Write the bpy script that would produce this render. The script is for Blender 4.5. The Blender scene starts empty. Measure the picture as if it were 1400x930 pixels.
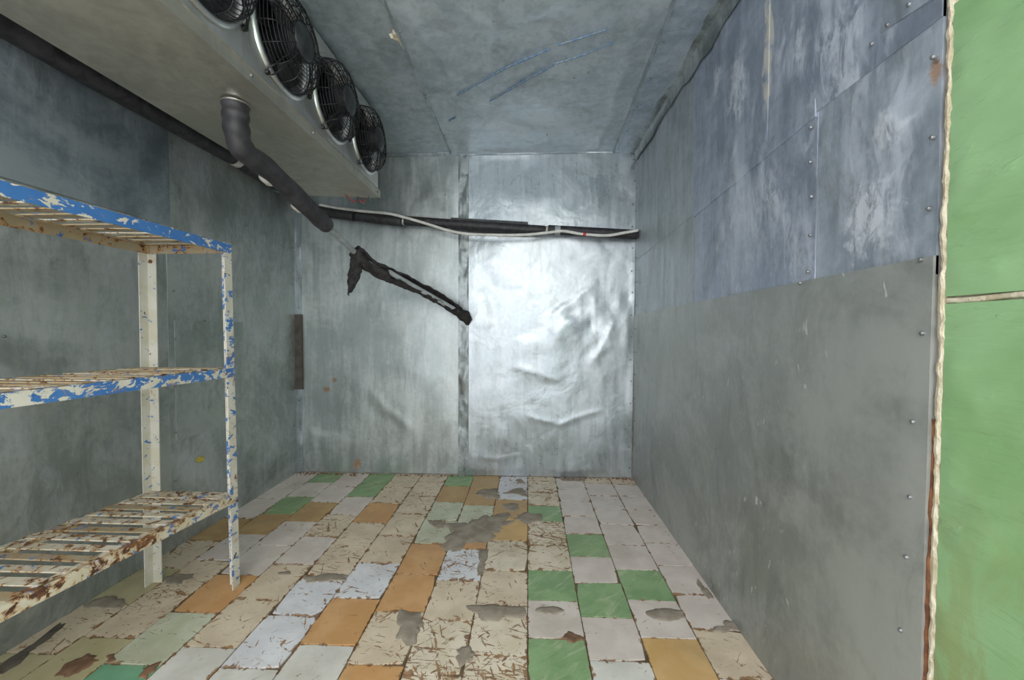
import bpy, math, random
import numpy as np
from mathutils import Matrix, Vector
random.seed(7)
RS = np.random.RandomState(11)
S = bpy.context.scene
COL = S.collection

# ---------------------------------------------------------------- camera
F, PITCH, YAW, ROLL, H = 550.0, 0.02542, 0.03887, 0.00379, 1.127
def cvec(x, y, w):
    c, s = math.cos(ROLL), math.sin(ROLL); x, y = c*x - s*y, s*x + c*y
    c, s = math.cos(PITCH), math.sin(PITCH); d = (x, c*w + s*y, c*y - s*w)
    c, s = math.cos(YAW), math.sin(YAW)
    return Vector((c*d[0] - s*d[1], s*d[0] + c*d[1], d[2]))
cam_d = bpy.data.cameras.new('camera'); cam = bpy.data.objects.new('camera', cam_d); COL.objects.link(cam)
r_, u_, f_ = cvec(1, 0, 0), cvec(0, 1, 0), cvec(0, 0, 1)
M = Matrix((( r_.x, u_.x, -f_.x, 0), (r_.y, u_.y, -f_.y, 0), (r_.z, u_.z, -f_.z, H), (0, 0, 0, 1)))
cam.matrix_world = M
cam_d.sensor_fit = 'HORIZONTAL'; cam_d.sensor_width = 36.0; cam_d.lens = F/1400*36; cam_d.clip_start = 0.02
S.camera = cam
def at(u, v, X=None, Y=None, Z=None):
    """photo pixel -> the point where its ray meets the plane X=, Y= or Z="""
    d = cvec((u-700)/F, -(v-465)/F, 1)
    t = X/d.x if X is not None else (Y/d.y if Y is not None else (Z-H)/d.z)
    return Vector((d.x*t, d.y*t, H + d.z*t))

# ---------------------------------------------------------------- world, lights, exposure
W = bpy.data.worlds.new('world'); S.world = W; W.use_nodes = True
W.node_tree.nodes['Background'].inputs[0].default_value = (0.95, 0.965, 1.0, 1)
W.node_tree.nodes['Background'].inputs[1].default_value = 2.0
def area(name, loc, rot, sx, sy, watts, col):
    l = bpy.data.lights.new(name, 'AREA'); l.shape = 'RECTANGLE'; l.size = sx; l.size_y = sy; l.energy = watts; l.color = col
    o = bpy.data.objects.new(name, l); COL.objects.link(o); o.location = loc; o.rotation_euler = rot
    return o
# daylight coming in through the doorway behind the photographer
area('doorway_daylight', (0.2, -1.3, 2.45), (math.radians(58), 0, 0), 2.2, 1.3, 26, (1.0, 0.93, 0.84))
vs = S.view_settings
S.display_settings.display_device = 'sRGB'
vs.view_transform = 'Standard'; vs.look = 'None'; vs.exposure = 0.5; vs.gamma = 1.0; vs.use_curve_mapping = False

# ---------------------------------------------------------------- room dimensions (metres)
XL, XR, YB, ZC, YF, YG = -1.81, 0.81, 3.07, 2.47, -0.55, 0.83

# ---------------------------------------------------------------- node helpers
class NT:
    def __init__(s, name):
        s.m = bpy.data.materials.new(name); s.m.use_nodes = True; s.t = s.m.node_tree
        s.b = s.t.nodes['Principled BSDF']; s.pos = s.t.nodes.new('ShaderNodeNewGeometry').outputs['Position']
    def _in(s, sock, v):
        if isinstance(v, bpy.types.NodeSocket): s.t.links.new(v, sock)
        elif v is not None:
            if isinstance(v, (tuple, list)) and sock.type == 'RGBA' and len(v) == 3: v = (*v, 1)
            sock.default_value = v
    def node(s, kind, **props):
        n = s.t.nodes.new(kind)
        for k, v in props.items(): setattr(n, k, v)
        return n
    def math(s, op, a, b=None, c=None, clamp=False):
        n = s.node('ShaderNodeMath', operation=op, use_clamp=clamp)
        for i, v in enumerate((a, b, c)):
            if v is not None: s._in(n.inputs[i], v)
        return n.outputs[0]
    def mapping(s, vec, scale=(1, 1, 1), rot=(0, 0, 0), loc=(0, 0, 0)):
        n = s.node('ShaderNodeMapping'); s._in(n.inputs[0], vec)
        n.inputs['Location'].default_value = loc; n.inputs['Rotation'].default_value = rot; n.inputs['Scale'].default_value = scale
        return n.outputs[0]
    def noise(s, scale, detail=4, rough=0.55, dist=0.0, vec=None, stretch=None, rot=(0, 0, 0), seed=0.0):
        vec = vec or s.pos
        if stretch or seed or rot != (0, 0, 0):
            # rotate first, stretch after
            if rot != (0, 0, 0): vec = s.mapping(vec, rot=rot)
            vec = s.mapping(vec, scale=stretch or (1, 1, 1), loc=(seed*3.7, seed*1.9, seed*2.3))
        n = s.node('ShaderNodeTexNoise'); s._in(n.inputs['Vector'], vec)
        n.inputs['Scale'].default_value = scale; n.inputs['Detail'].default_value = detail
        n.inputs['Roughness'].default_value = rough; n.inputs['Distortion'].default_value = dist
        return n.outputs['Fac']
    def step(s, v, lo, hi):
        n = s.node('ShaderNodeMapRange', interpolation_type='SMOOTHSTEP'); s._in(n.inputs[0], v)
        s._in(n.inputs[1], lo); s._in(n.inputs[2], hi); return n.outputs[0]
    def rng(s, v, a, b, lo, hi):
        n = s.node('ShaderNodeMapRange'); s._in(n.inputs[0], v)
        for i, x in enumerate((a, b, lo, hi)): n.inputs[i+1].default_value = x
        return n.outputs[0]
    def mix(s, fac, a, b):
        n = s.node('ShaderNodeMix', data_type='RGBA'); s._in(n.inputs['Factor'], fac); s._in(n.inputs['A'], a); s._in(n.inputs['B'], b)
        return n.outputs['Result']
    def fmix(s, fac, a, b):
        n = s.node('ShaderNodeMix', data_type='FLOAT'); s._in(n.inputs['Factor'], fac); s._in(n.inputs['A'], a); s._in(n.inputs['B'], b)
        return n.outputs['Result']
    def bump(s, h, strength, dist, prev=None):
        n = s.node('ShaderNodeBump'); s._in(n.inputs['Height'], h)
        n.inputs['Strength'].default_value = strength; n.inputs['Distance'].default_value = dist
        if prev: s._in(n.inputs['Normal'], prev)
        return n.outputs['Normal']
    def out(s, color=None, rough=None, metal=None, normal=None, spec=None):
        s._in(s.b.inputs['Base Color'], color); s._in(s.b.inputs['Roughness'], rough); s._in(s.b.inputs['Metallic'], metal)
        if normal: s._in(s.b.inputs['Normal'], normal)
        if spec is not None: s._in(s.b.inputs['Specular IOR Level'], spec)
        return s.m

def zinc(name, lo, hi, r0=0.34, r1=0.6, ox=0.0, seed=0.0, metal=0.6, dirt=0.3, wave=0.5, spots=0.0, blobs=(), smear=None, stk=0.38):
    """weathered galvanised sheet. blobs: (centre, radii, colour, ragged scale) stains; smear: (y, z0) dried sealant along a seam"""
    n = NT(name)
    cloud = n.noise(1.9, 7, 0.66, 0.6, seed=seed+1)
    streak = n.noise(3.4, 8, 0.68, 0.4, stretch=(5, 5, 0.6), seed=seed+2)
    fine = n.noise(30, 6, 0.7, seed=seed+3)
    k = n.math('ADD', n.math('MULTIPLY', cloud, 0.83-stk), n.math('ADD', n.math('MULTIPLY', streak, stk), n.math('MULTIPLY', fine, 0.17)))
    col = n.mix(n.step(k, 0.42, 0.60), lo, hi)
    g = n.math('MULTIPLY', n.step(n.noise(2.6, 9, 0.72, 0.9, stretch=(2, 2, 0.8), seed=seed+4), 0.50, 0.68), dirt)
    col = n.mix(g, col, (0.13, 0.135, 0.12))
    m = metal; rough = n.rng(n.math('ADD', n.math('MULTIPLY', cloud, 0.6), n.math('MULTIPLY', streak, 0.4)), 0.38, 0.62, r0, r1)
    if ox > 0:      # white zinc oxide bloom
        o1 = n.noise(1.9, 6, 0.62, 1.0, stretch=(1.4, 1.4, 0.8), seed=seed+5)
        o2 = n.noise(11, 9, 0.78, 0.8, stretch=(2.2, 2.2, 0.7), seed=seed+6)
        om = n.math('MULTIPLY', n.math('MULTIPLY', n.step(o1, 0.46, 0.62), n.step(o2, 0.40, 0.58)), ox, clamp=True)
        col = n.mix(om, col, (0.60, 0.65, 0.73)); rough = n.fmix(om, rough, 0.75); m = n.fmix(om, metal, 0.25)
    if spots > 0:   # small pale drips and scuffs
        sp = n.noise(24, 3, 0.5, 0.6, stretch=(1.5, 1.5, 0.55), seed=seed+8)
        sm = n.math('MULTIPLY', n.step(sp, 0.665, 0.70), n.math('MULTIPLY', n.step(n.noise(1.9, 2, seed=seed+9), 0.42, 0.56), spots))
        col = n.mix(sm, col, (0.62, 0.63, 0.60)); m = n.fmix(sm, m, 0.1); rough = n.fmix(sm, rough, 0.8)
    for bi, (cen, rad, bc, sc) in enumerate(blobs):
        v = n.mapping(n.pos, scale=tuple(1/q for q in rad), loc=tuple(-a/b for a, b in zip(cen, rad)))
        L = n.node('ShaderNodeVectorMath', operation='LENGTH'); n._in(L.inputs[0], v)
        rag = n.noise(sc, 7, 0.72, 0.5, seed=seed+20+bi)
        bm = n.math('MULTIPLY', n.step(n.math('ADD', L.outputs['Value'], n.math('MULTIPLY', n.math('SUBTRACT', rag, 0.5), 3.2)), 1.0, 0.4), n.math('MULTIPLY', n.step(n.noise(30, 8, 0.75, 0.4, stretch=(1, 1.6, 0.6), seed=seed+60+bi), 0.38, 0.56), 0.75)) if bc[2] > 0.3 else n.math('MULTIPLY', n.step(n.math('ADD', L.outputs['Value'], n.math('MULTIPLY', n.math('SUBTRACT', rag, 0.5), 3.2)), 1.0, 0.4), 0.8)
        col = n.mix(bm, col, bc); m = n.fmix(bm, m, 0.1); rough = n.fmix(bm, rough, 0.8)
    if smear:
        sep = n.node('ShaderNodeSeparateXYZ'); n._in(sep.inputs[0], n.pos)
        wv = n.noise(6, 6, 0.7, 0.4, stretch=(1, 1, 0.8), seed=seed+40)
        dy = n.math('ABSOLUTE', n.math('SUBTRACT', sep.outputs[1], smear[0]))
        wd = n.math('MULTIPLY', n.math('SUBTRACT', wv, 0.34), 0.13)
        sm = n.math('MULTIPLY', n.step(n.math('SUBTRACT', wd, dy), 0.0, 0.006), n.step(sep.outputs[2], smear[1], smear[1]+0.1))
        sm = n.math('MULTIPLY', sm, n.step(n.noise(20, 6, 0.7, seed=seed+41), 0.36, 0.52))
        col = n.mix(n.math('MULTIPLY', sm, 0.8), col, (0.52, 0.50, 0.43)); m = n.fmix(sm, m, 0.0); rough = n.fmix(sm, rough, 0.85)
    b = n.bump(n.noise(4.5, 3, 0.5, 0.5, seed=seed+7), wave, 0.02)
    b = n.bump(fine, 0.1, 0.004, b)
    return n.out(col, rough, m, b)

def simple(name, a, b, scale=20, rough=0.6, metal=0.0, bump=0.15, stretch=None, detail=5, dist=0.004):
    n = NT(name); k = n.noise(scale, detail, 0.6, 0.3, stretch=stretch)
    return n.out(n.mix(n.step(k, 0.35, 0.65), a, b), rough, metal, n.bump(k, bump, dist))

def tile_mat(name, a, b, wear, marble=0.0, rough=0.45, chipc=(0.20, 0.105, 0.05)):
    """glazed tile: flat colour, dash-shaped brown chips, worn brown rims"""
    n = NT(name)
    cloud = n.noise(7, 6, 0.6, 0.3)
    col = n.mix(n.step(cloud, 0.36, 0.66), a, b)
    if marble:
        mv = n.noise(5.5, 7, 0.65, 0.8, stretch=(1, 3.2, 1), rot=(0, 0, -0.75))
        col = n.mix(n.math('MULTIPLY', n.step(mv, 0.5, 0.68), marble), col, (min(1, b[0]*1.9), min(1, b[1]*1.35), min(1, b[2]*1.8)))
        mv2 = n.noise(9, 7, 0.65, 0.8, stretch=(1, 3.5, 1), rot=(0, 0, -0.75), seed=4)
        col = n.mix(n.math('MULTIPLY', n.step(mv2, 0.54, 0.7), marble*0.7), col, (a[0]*0.5, a[1]*0.7, a[2]*0.5))
    region = n.noise(3.2, 3, 0.5, 0.2, seed=6)
    chips = None
    for i, (rot, st) in enumerate((((0, 0, 0.35), (1, 5.5, 1)), ((0, 0, 1.15), (1, 4.5, 1)), ((0, 0, 2.3), (1, 5.0, 1)), ((0, 0, 0.05), (1, 6.5, 1)))):
        q = n.noise(9.5 + 2.5*i, 4, 0.6, 0.7, stretch=st, rot=rot, seed=10 + i)
        chips = q if chips is None else n.math('MAXIMUM', chips, q)
    thr = n.rng(region, 0.3, 0.7, 0.735 - 0.05*wear, 0.735 - 0.125*wear)
    cm = n.step(chips, thr, n.math('ADD', thr, 0.022))
    # ragged chipped rim, from the tile's own box
    gx = n.node('ShaderNodeTexCoord').outputs['Generated']; sep = n.node('ShaderNodeSeparateXYZ'); n._in(sep.inputs[0], gx)
    e = n.math('MINIMUM', n.math('MINIMUM', sep.outputs[0], n.math('SUBTRACT', 1.0, sep.outputs[0])), n.math('MINIMUM', sep.outputs[1], n.math('SUBTRACT', 1.0, sep.outputs[1])))
    rag = n.noise(24, 5, 0.65, 0.6, seed=20)
    em = n.step(n.math('SUBTRACT', n.math('MULTIPLY', n.step(rag, 0.44, 0.78), 0.03 + 0.09*wear), e), 0.0, 0.012)
    mask = n.math('MAXIMUM', cm, em)
    cc = n.mix(n.step(n.noise(30, 4, seed=30), 0.4, 0.6), chipc, (0.34, 0.19, 0.085))
    col = n.mix(n.math('MULTIPLY', mask, 0.92), col, cc)
    film = n.math('MULTIPLY', n.step(n.noise(2.4, 6, 0.65, 0.6, seed=33), 0.48, 0.72), 0.3)
    col = n.mix(film, col, (0.30, 0.23, 0.15))
    rr = n.fmix(mask, n.rng(cloud, 0.3, 0.7, rough-0.08, rough+0.12), 0.9)
    h = n.math('ADD', n.math('MULTIPLY', mask, -1.0), n.math('MULTIPLY', n.noise(60, 3), 0.12))
    return n.out(col, rr, 0.0, n.bump(h, 0.5, 0.004), 0.35)

def paint_mat(name, base, blue=0.0, rust=0.0, dark=0.0, seed=0.0):
    """old layered paint on steel: white, flaking blue, rust"""
    n = NT(name)
    c0 = n.mix(n.step(n.noise(9, 5, seed=seed), 0.35, 0.65), base, (base[0]*0.88, base[1]*0.86, base[2]*0.78))
    col = c0; h = None
    if blue > 0:
        q = n.noise(34, 8, 0.66, 0.5, stretch=(1, 0.6, 1), seed=seed+1); t = 0.62 - 0.24*blue
        bm = n.step(q, t, t+0.012)
        col = n.mix(bm, col, n.mix(n.noise(12, 3, seed=seed+2), (0.035, 0.13, 0.40), (0.075, 0.24, 0.56))); h = bm
    if rust > 0:
        q = n.noise(34, 9, 0.70, 0.6, stretch=(1, 0.8, 0.9), seed=seed+3); t = 0.68 - 0.22*rust
        halo = n.step(q, t-0.06, t+0.02); core = n.step(q, t+0.01, t+0.03)
        col = n.mix(n.math('MULTIPLY', halo, 0.75), col, (0.50, 0.27, 0.09))
        col = n.mix(core, col, n.mix(n.step(n.noise(40, 4, seed=seed+4), 0.4, 0.6), (0.075, 0.035, 0.02), (0.22, 0.095, 0.04)))
        h = core if h is None else n.math('SUBTRACT', h, core)
    if dark > 0:
        q = n.noise(30, 6, 0.6, 0.4, seed=seed+5); t = 0.72 - 0.18*dark
        dm = n.step(q, t, t+0.015); col = n.mix(dm, col, (0.04, 0.035, 0.07))
    return n.out(col, n.rng(n.noise(20, 3, seed=seed+6), 0.3, 0.7, 0.4, 0.7), 0.0, n.bump(h if h else c0, 0.45, 0.0015))

MAT = {}
def WY(u, v): return tuple(at(u, v, Y=YB))
def WX(u, v): return tuple(at(u, v, X=XR))
RUST, WHITE = (0.30, 0.15, 0.055), (0.62, 0.66, 0.72)
MAT['zinc_back'] = zinc('zinc_back', (0.36, 0.41, 0.41), (0.55, 0.60, 0.60), 0.30, 0.5, 0.12, 1, 0.7, 0.3, 0.16, 0, [(WY(447, 533), (0.03, 0.1, 0.03), RUST, 40), (WY(457, 520), (0.02, 0.1, 0.02), RUST, 40), (WY(489, 634), (0.04, 0.1, 0.05), RUST, 30)])
MAT['zinc_crumpled'] = zinc('zinc_crumpled', (0.35, 0.40, 0.42), (0.52, 0.57, 0.60), 0.24, 0.44, 0.06, 2, 0.72, 0.25, 0.35)
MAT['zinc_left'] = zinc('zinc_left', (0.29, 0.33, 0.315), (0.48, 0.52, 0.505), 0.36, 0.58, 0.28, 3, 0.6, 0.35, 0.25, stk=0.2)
MAT['zinc_left_shaded'] = zinc('zinc_left_shaded', (0.22, 0.275, 0.31), (0.41, 0.475, 0.52), 0.36, 0.58, 0.35, 4, 0.6, 0.4, 0.25, stk=0.2)  # upper left wall: the air cooler's shade is put into this darker colour
MAT['zinc_right_low'] = zinc('zinc_right_low', (0.345, 0.365, 0.345), (0.48, 0.505, 0.48), 0.36, 0.56, 0.16, 5, 0.6, 0.3, 0.2, 0.7, stk=0.12)
BL = [(WX(983, 108), (0.1, 0.055, 0.06), WHITE, 16), (WX(1012, 115), (0.1, 0.09, 0.14), WHITE, 14), (WX(1097, 55), (0.1, 0.03, 0.06), WHITE, 18)]
MAT['zinc_right_up'] = zinc('zinc_right_up', (0.30, 0.355, 0.45), (0.52, 0.585, 0.69), 0.36, 0.58, 0.8, 6, 0.55, 0.35, 0.3, 0, BL, (1.405, 1.83))  # blue of the reflected sky is put into this base colour
MAT['zinc_right_up_b'] = zinc('zinc_right_up_b', (0.33, 0.385, 0.45), (0.54, 0.605, 0.69), 0.36, 0.58, 0.6, 7, 0.55, 0.4, 0.3, 0, [(WX(1284, 96), (0.1, 0.014, 0.03), RUST, 26), (WX(1284, 84), (0.1, 0.01, 0.01), (0.12, 0.06, 0.03), 30), (WX(1225, 172), (0.1, 0.05, 0.05), WHITE, 15), (WX(1190, 300), (0.1, 0.09, 0.09), WHITE, 13)], (1.405, 1.83))  # same sky blue mixed into the base colour
MAT['zinc_right_far'] = zinc('zinc_right_far', (0.33, 0.375, 0.395), (0.53, 0.59, 0.615), 0.34, 0.56, 0.4, 14, 0.6, 0.35, 0.3)
MAT['zinc_ceiling'] = zinc('zinc_ceiling', (0.42, 0.495, 0.545), (0.64, 0.715, 0.765), 0.28, 0.5, 0.3, 8, 0.55, 0.3, 0.4)
MAT['zinc_ceiling_side'] = zinc('zinc_ceiling_side', (0.38, 0.45, 0.49), (0.58, 0.655, 0.70), 0.32, 0.54, 0.35, 21, 0.5, 0.3, 0.35)
MAT['zinc_ceiling_edge'] = zinc('zinc_ceiling_edge', (0.37, 0.45, 0.53), (0.60, 0.68, 0.76), 0.26, 0.48, 0.4, 25, 0.6, 0.3, 0.5)
MAT['zinc_left_far'] = zinc('zinc_left_far', (0.30, 0.34, 0.33), (0.52, 0.56, 0.55), 0.36, 0.58, 0.4, 29, 0.6, 0.35, 0.25, stk=0.2)
MAT['zinc_strip'] = zinc('zinc_strip', (0.34, 0.39, 0.42), (0.56, 0.62, 0.66), 0.28, 0.5, 0.2, 9, 0.75, 0.45, 0.7)
MAT['zinc_strip_grimy'] = zinc('zinc_strip_grimy', (0.20, 0.23, 0.23), (0.46, 0.51, 0.53), 0.32, 0.6, 0.3, 10, 0.7, 0.8, 0.7)
MAT['masonry'] = simple('masonry', (0.20, 0.19, 0.17), (0.32, 0.30, 0.27), 12, 0.9)
MAT['screw'] = simple('screw_steel', (0.16, 0.165, 0.17), (0.32, 0.33, 0.34), 60, 0.5, 0.7)
MAT['aluminium'] = zinc('casing_aluminium', (0.60, 0.60, 0.57), (0.76, 0.76, 0.73), 0.30, 0.46, 0.0, 12, 0.85, 0.2, 0.12)
MAT['tray'] = zinc('tray_metal', (0.49, 0.47, 0.40), (0.63, 0.605, 0.525), 0.36, 0.5, 0.0, 13, 0.8, 0.22, 0.12)
MAT['ring'] = simple('nozzle_metal', (0.62, 0.62, 0.62), (0.78, 0.78, 0.78), 15, 0.28, 0.9, 0.05)
MAT['black_plastic'] = simple('black_plastic', (0.012, 0.012, 0.014), (0.03, 0.03, 0.034), 30, 0.35, 0.0, 0.1)
MAT['motor'] = simple('motor_casting', (0.02, 0.022, 0.026), (0.05, 0.052, 0.058), 30, 0.42, 0.2, 0.15)
MAT['wire_black'] = simple('guard_wire', (0.012, 0.012, 0.013), (0.035, 0.035, 0.038), 40, 0.4, 0.3, 0.1)
MAT['foam'] = simple('foam_rubber', (0.018, 0.017, 0.02), (0.045, 0.043, 0.048), 25, 0.55, 0.0, 0.25)
MAT['foam_grey'] = simple('foam_rubber_dusty', (0.026, 0.025, 0.029), (0.052, 0.05, 0.057), 18, 0.5, 0.0, 0.25)
MAT['foam_sheet'] = simple('foam_sheet', (0.05, 0.053, 0.055), (0.10, 0.105, 0.108), 22, 0.7, 0.0, 0.2)
MAT['foam_torn'] = simple('foam_torn', (0.012, 0.0115, 0.012), (0.045, 0.041, 0.042), 32, 0.85, 0.0, 1.0, None, 8, 0.02)
MAT['grey_pvc'] = simple('grey_plastic_pipe', (0.30, 0.33, 0.34), (0.42, 0.45, 0.46), 15, 0.4, 0.0, 0.05)
MAT['tape'] = simple('tape', (0.46, 0.44, 0.40), (0.62, 0.60, 0.55), 25, 0.55)
MAT['cable_white'] = simple('cable_white', (0.58, 0.58, 0.55), (0.74, 0.74, 0.70), 20, 0.45, 0.0, 0.05)
MAT['wire_red'] = simple('wire_red', (0.42, 0.02, 0.02), (0.55, 0.05, 0.04), 20, 0.4)
MAT['wire_dark'] = simple('wire_dark', (0.02, 0.06, 0.05), (0.05, 0.12, 0.10), 20, 0.4)
MAT['clamp_green'] = simple('clamp_green', (0.06, 0.22, 0.17), (0.25, 0.45, 0.38), 40, 0.5, 0.3)
MAT['rust'] = simple('rust', (0.10, 0.04, 0.02), (0.26, 0.11, 0.045), 30, 0.9, 0.0, 0.6, None, 8)
MAT['rust_strip'] = simple('rusty_strip', (0.075, 0.068, 0.062), (0.13, 0.11, 0.10), 14, 0.75, 0.3, 0.5, None, 8)
MAT['plaster'] = simple('plaster_bead', (0.52, 0.45, 0.31), (0.74, 0.68, 0.53), 34, 0.9, 0.0, 0.9, None, 8, 0.01)
MAT['cement'] = simple('cement', (0.25, 0.21, 0.165), (0.36, 0.315, 0.25), 16, 0.85, 0.0, 0.5, None, 8, 0.006)
MAT['cement_brown'] = simple('cement_brown', (0.15, 0.085, 0.05), (0.27, 0.15, 0.085), 20, 0.9, 0.0, 0.6, None, 8, 0.006)
MAT['soil'] = simple('damp_soil', (0.06, 0.05, 0.04), (0.14, 0.12, 0.095), 16, 0.9, 0.0, 0.7, None, 8, 0.006)
MAT['bed'] = simple('joint_bed', (0.11, 0.075, 0.045), (0.22, 0.16, 0.10), 14, 0.95, 0.0, 0.6, None, 8, 0.005)
MAT['yellow_paint'] = simple('yellow_paint', (0.45, 0.38, 0.06), (0.60, 0.52, 0.14), 40, 0.7)
MAT['beige_paint'] = simple('beige_smear', (0.42, 0.38, 0.29), (0.55, 0.52, 0.44), 22, 0.8, 0.0, 0.4)
MAT['dark_fin'] = simple('dark_coil', (0.02, 0.02, 0.022), (0.04, 0.04, 0.045), 50, 0.6, 0.4)
# chalk line: blue crayon that skips on the metal
n = NT('blue_chalk'); q = n.noise(60, 5, 0.7, stretch=(1, 1, 1))
MAT['chalk'] = n.out(n.mix(n.step(q, 0.42, 0.6), (0.13, 0.24, 0.42), (0.36, 0.43, 0.48)), 0.6, n.fmix(n.step(q, 0.42, 0.6), 0.1, 0.8))
# tiles
MAT['C'] = tile_mat('tile_cream', (0.64, 0.535, 0.395), (0.745, 0.64, 0.49), 1.08)
MAT['D'] = tile_mat('tile_cream_worn', (0.68, 0.60, 0.45), (0.79, 0.71, 0.58), 1.25)
MAT['P'] = tile_mat('tile_pinkish_white', (0.64, 0.575, 0.52), (0.74, 0.675, 0.62), 0.5)
MAT['W'] = tile_mat('tile_bluish_white', (0.68, 0.69, 0.72), (0.78, 0.79, 0.82), 1.08)
MAT['V'] = tile_mat('tile_pale_white', (0.62, 0.61, 0.56), (0.74, 0.73, 0.68), 0.55)
MAT['G'] = tile_mat('tile_green', (0.21, 0.35, 0.165), (0.30, 0.45, 0.235), 0.12, 0.55)
MAT['E'] = tile_mat('tile_teal_green', (0.14, 0.36, 0.21), (0.20, 0.43, 0.27), 0.1, 0.1)
MAT['O'] = tile_mat('tile_orange', (0.58, 0.32, 0.13), (0.66, 0.395, 0.19), 0.5)
MAT['Y'] = tile_mat('tile_yellow_orange', (0.60, 0.38, 0.15), (0.68, 0.46, 0.21), 0.15)
MAT['T'] = tile_mat('tile_tan', (0.44, 0.28, 0.12), (0.54, 0.37, 0.18), 0.2)
MAT['M'] = tile_mat('tile_mint', (0.50, 0.53, 0.38), (0.62, 0.65, 0.51), 0.8)
MAT['K'] = tile_mat('tile_khaki', (0.47, 0.42, 0.24), (0.56, 0.51, 0.32), 0.4)
# shelf paints
MAT['p_blue'] = paint_mat('paint_blue_over_white', (0.70, 0.68, 0.60), 0.80, 0.10, 0.1, 1)
MAT['p_blue_half'] = paint_mat('paint_half_blue', (0.70, 0.68, 0.60), 0.55, 0.2, 0.2, 2)
MAT['p_white'] = paint_mat('paint_white', (0.68, 0.67, 0.61), 0.02, 0.12, 0.4, 3)
MAT['p_post'] = paint_mat('paint_white_blue_chips', (0.70, 0.69, 0.63), 0.30, 0.25, 0.45, 4)
MAT['p_rust'] = paint_mat('paint_white_rusted', (0.68, 0.64, 0.52), 0.2, 0.70, 0.15, 5)
MAT['p_slat'] = paint_mat('paint_slat_rusted', (0.66, 0.62, 0.52), 0.06, 0.63, 0.35, 6)
MAT['p_slat_tan'] = paint_mat('paint_slat_tan', (0.42, 0.35, 0.24), 0.04, 0.56, 0.25, 7)
# green painted panels: thick brushed gloss paint
n = NT('green_gloss_paint')
g1 = n.noise(3, 5, 0.6, 0.4); g2 = n.noise(5, 8, 0.7, 0.8, stretch=(2, 2, 1), seed=3); g3 = n.noise(9, 6, 0.6, 0.6, stretch=(1, 0.5, 3.5), seed=5)
c = n.mix(n.step(g1, 0.35, 0.65), (0.235, 0.425, 0.185), (0.30, 0.50, 0.255))
sep = n.node('ShaderNodeSeparateXYZ'); n._in(sep.inputs[0], n.pos)
low = n.math('MULTIPLY', n.step(n.math('ADD', sep.outputs[2], n.math('MULTIPLY', g2, 0.9)), 1.55, 0.85), n.step(g2, 0.42, 0.62))
c = n.mix(n.math('MULTIPLY', low, 0.6), c, (0.27, 0.235, 0.07))
MAT['green'] = n.out(c, n.rng(g1, 0.3, 0.7, 0.25, 0.42), 0.0, n.bump(n.step(n.noise(7, 5, 0.62, 0.9, stretch=(1, 0.9, 6), rot=(0.12, 0, 0), seed=9), 0.54, 0.70), 0.3, 0.006, n.bump(g3, 0.3, 0.010)))

# ---------------------------------------------------------------- mesh helpers
def link(o, parent=None):
    COL.objects.link(o)
    if parent is not None:
        o.parent = parent
    return o
def wloc(o):
    v = Vector((0, 0, 0))
    while o is not None: v = v + o.location; o = o.parent
    return v
def mesh(name, verts, faces, mat, parent=None, smooth=None, origin=None):
    """verts in world metres; smooth: None flat, True all, or list of face flags"""
    base = wloc(parent) if parent is not None else Vector((0, 0, 0))
    loc = Vector(origin) - base if origin is not None else Vector((0, 0, 0))
    off = np.array(base + loc)
    me = bpy.data.meshes.new(name)
    me.from_pydata([tuple(np.array(v) - off) for v in verts], [], faces)
    if smooth is not None:
        me.polygons.foreach_set('use_smooth', [True]*len(faces) if smooth is True else smooth)
    me.materials.append(MAT[mat] if isinstance(mat, str) else mat); me.update()
    o = bpy.data.objects.new(name, me); o.location = loc
    return link(o, parent)
def tag(o, label, cat, group=None):
    o['label'] = label; o['category'] = cat
    if group: o['group'] = group
    return o
def empty(name, loc):
    o = bpy.data.objects.new(name, None); o.location = loc; o.empty_display_size = 0.1
    return link(o)
def struct(o): o['kind'] = 'structure'; return o

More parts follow.
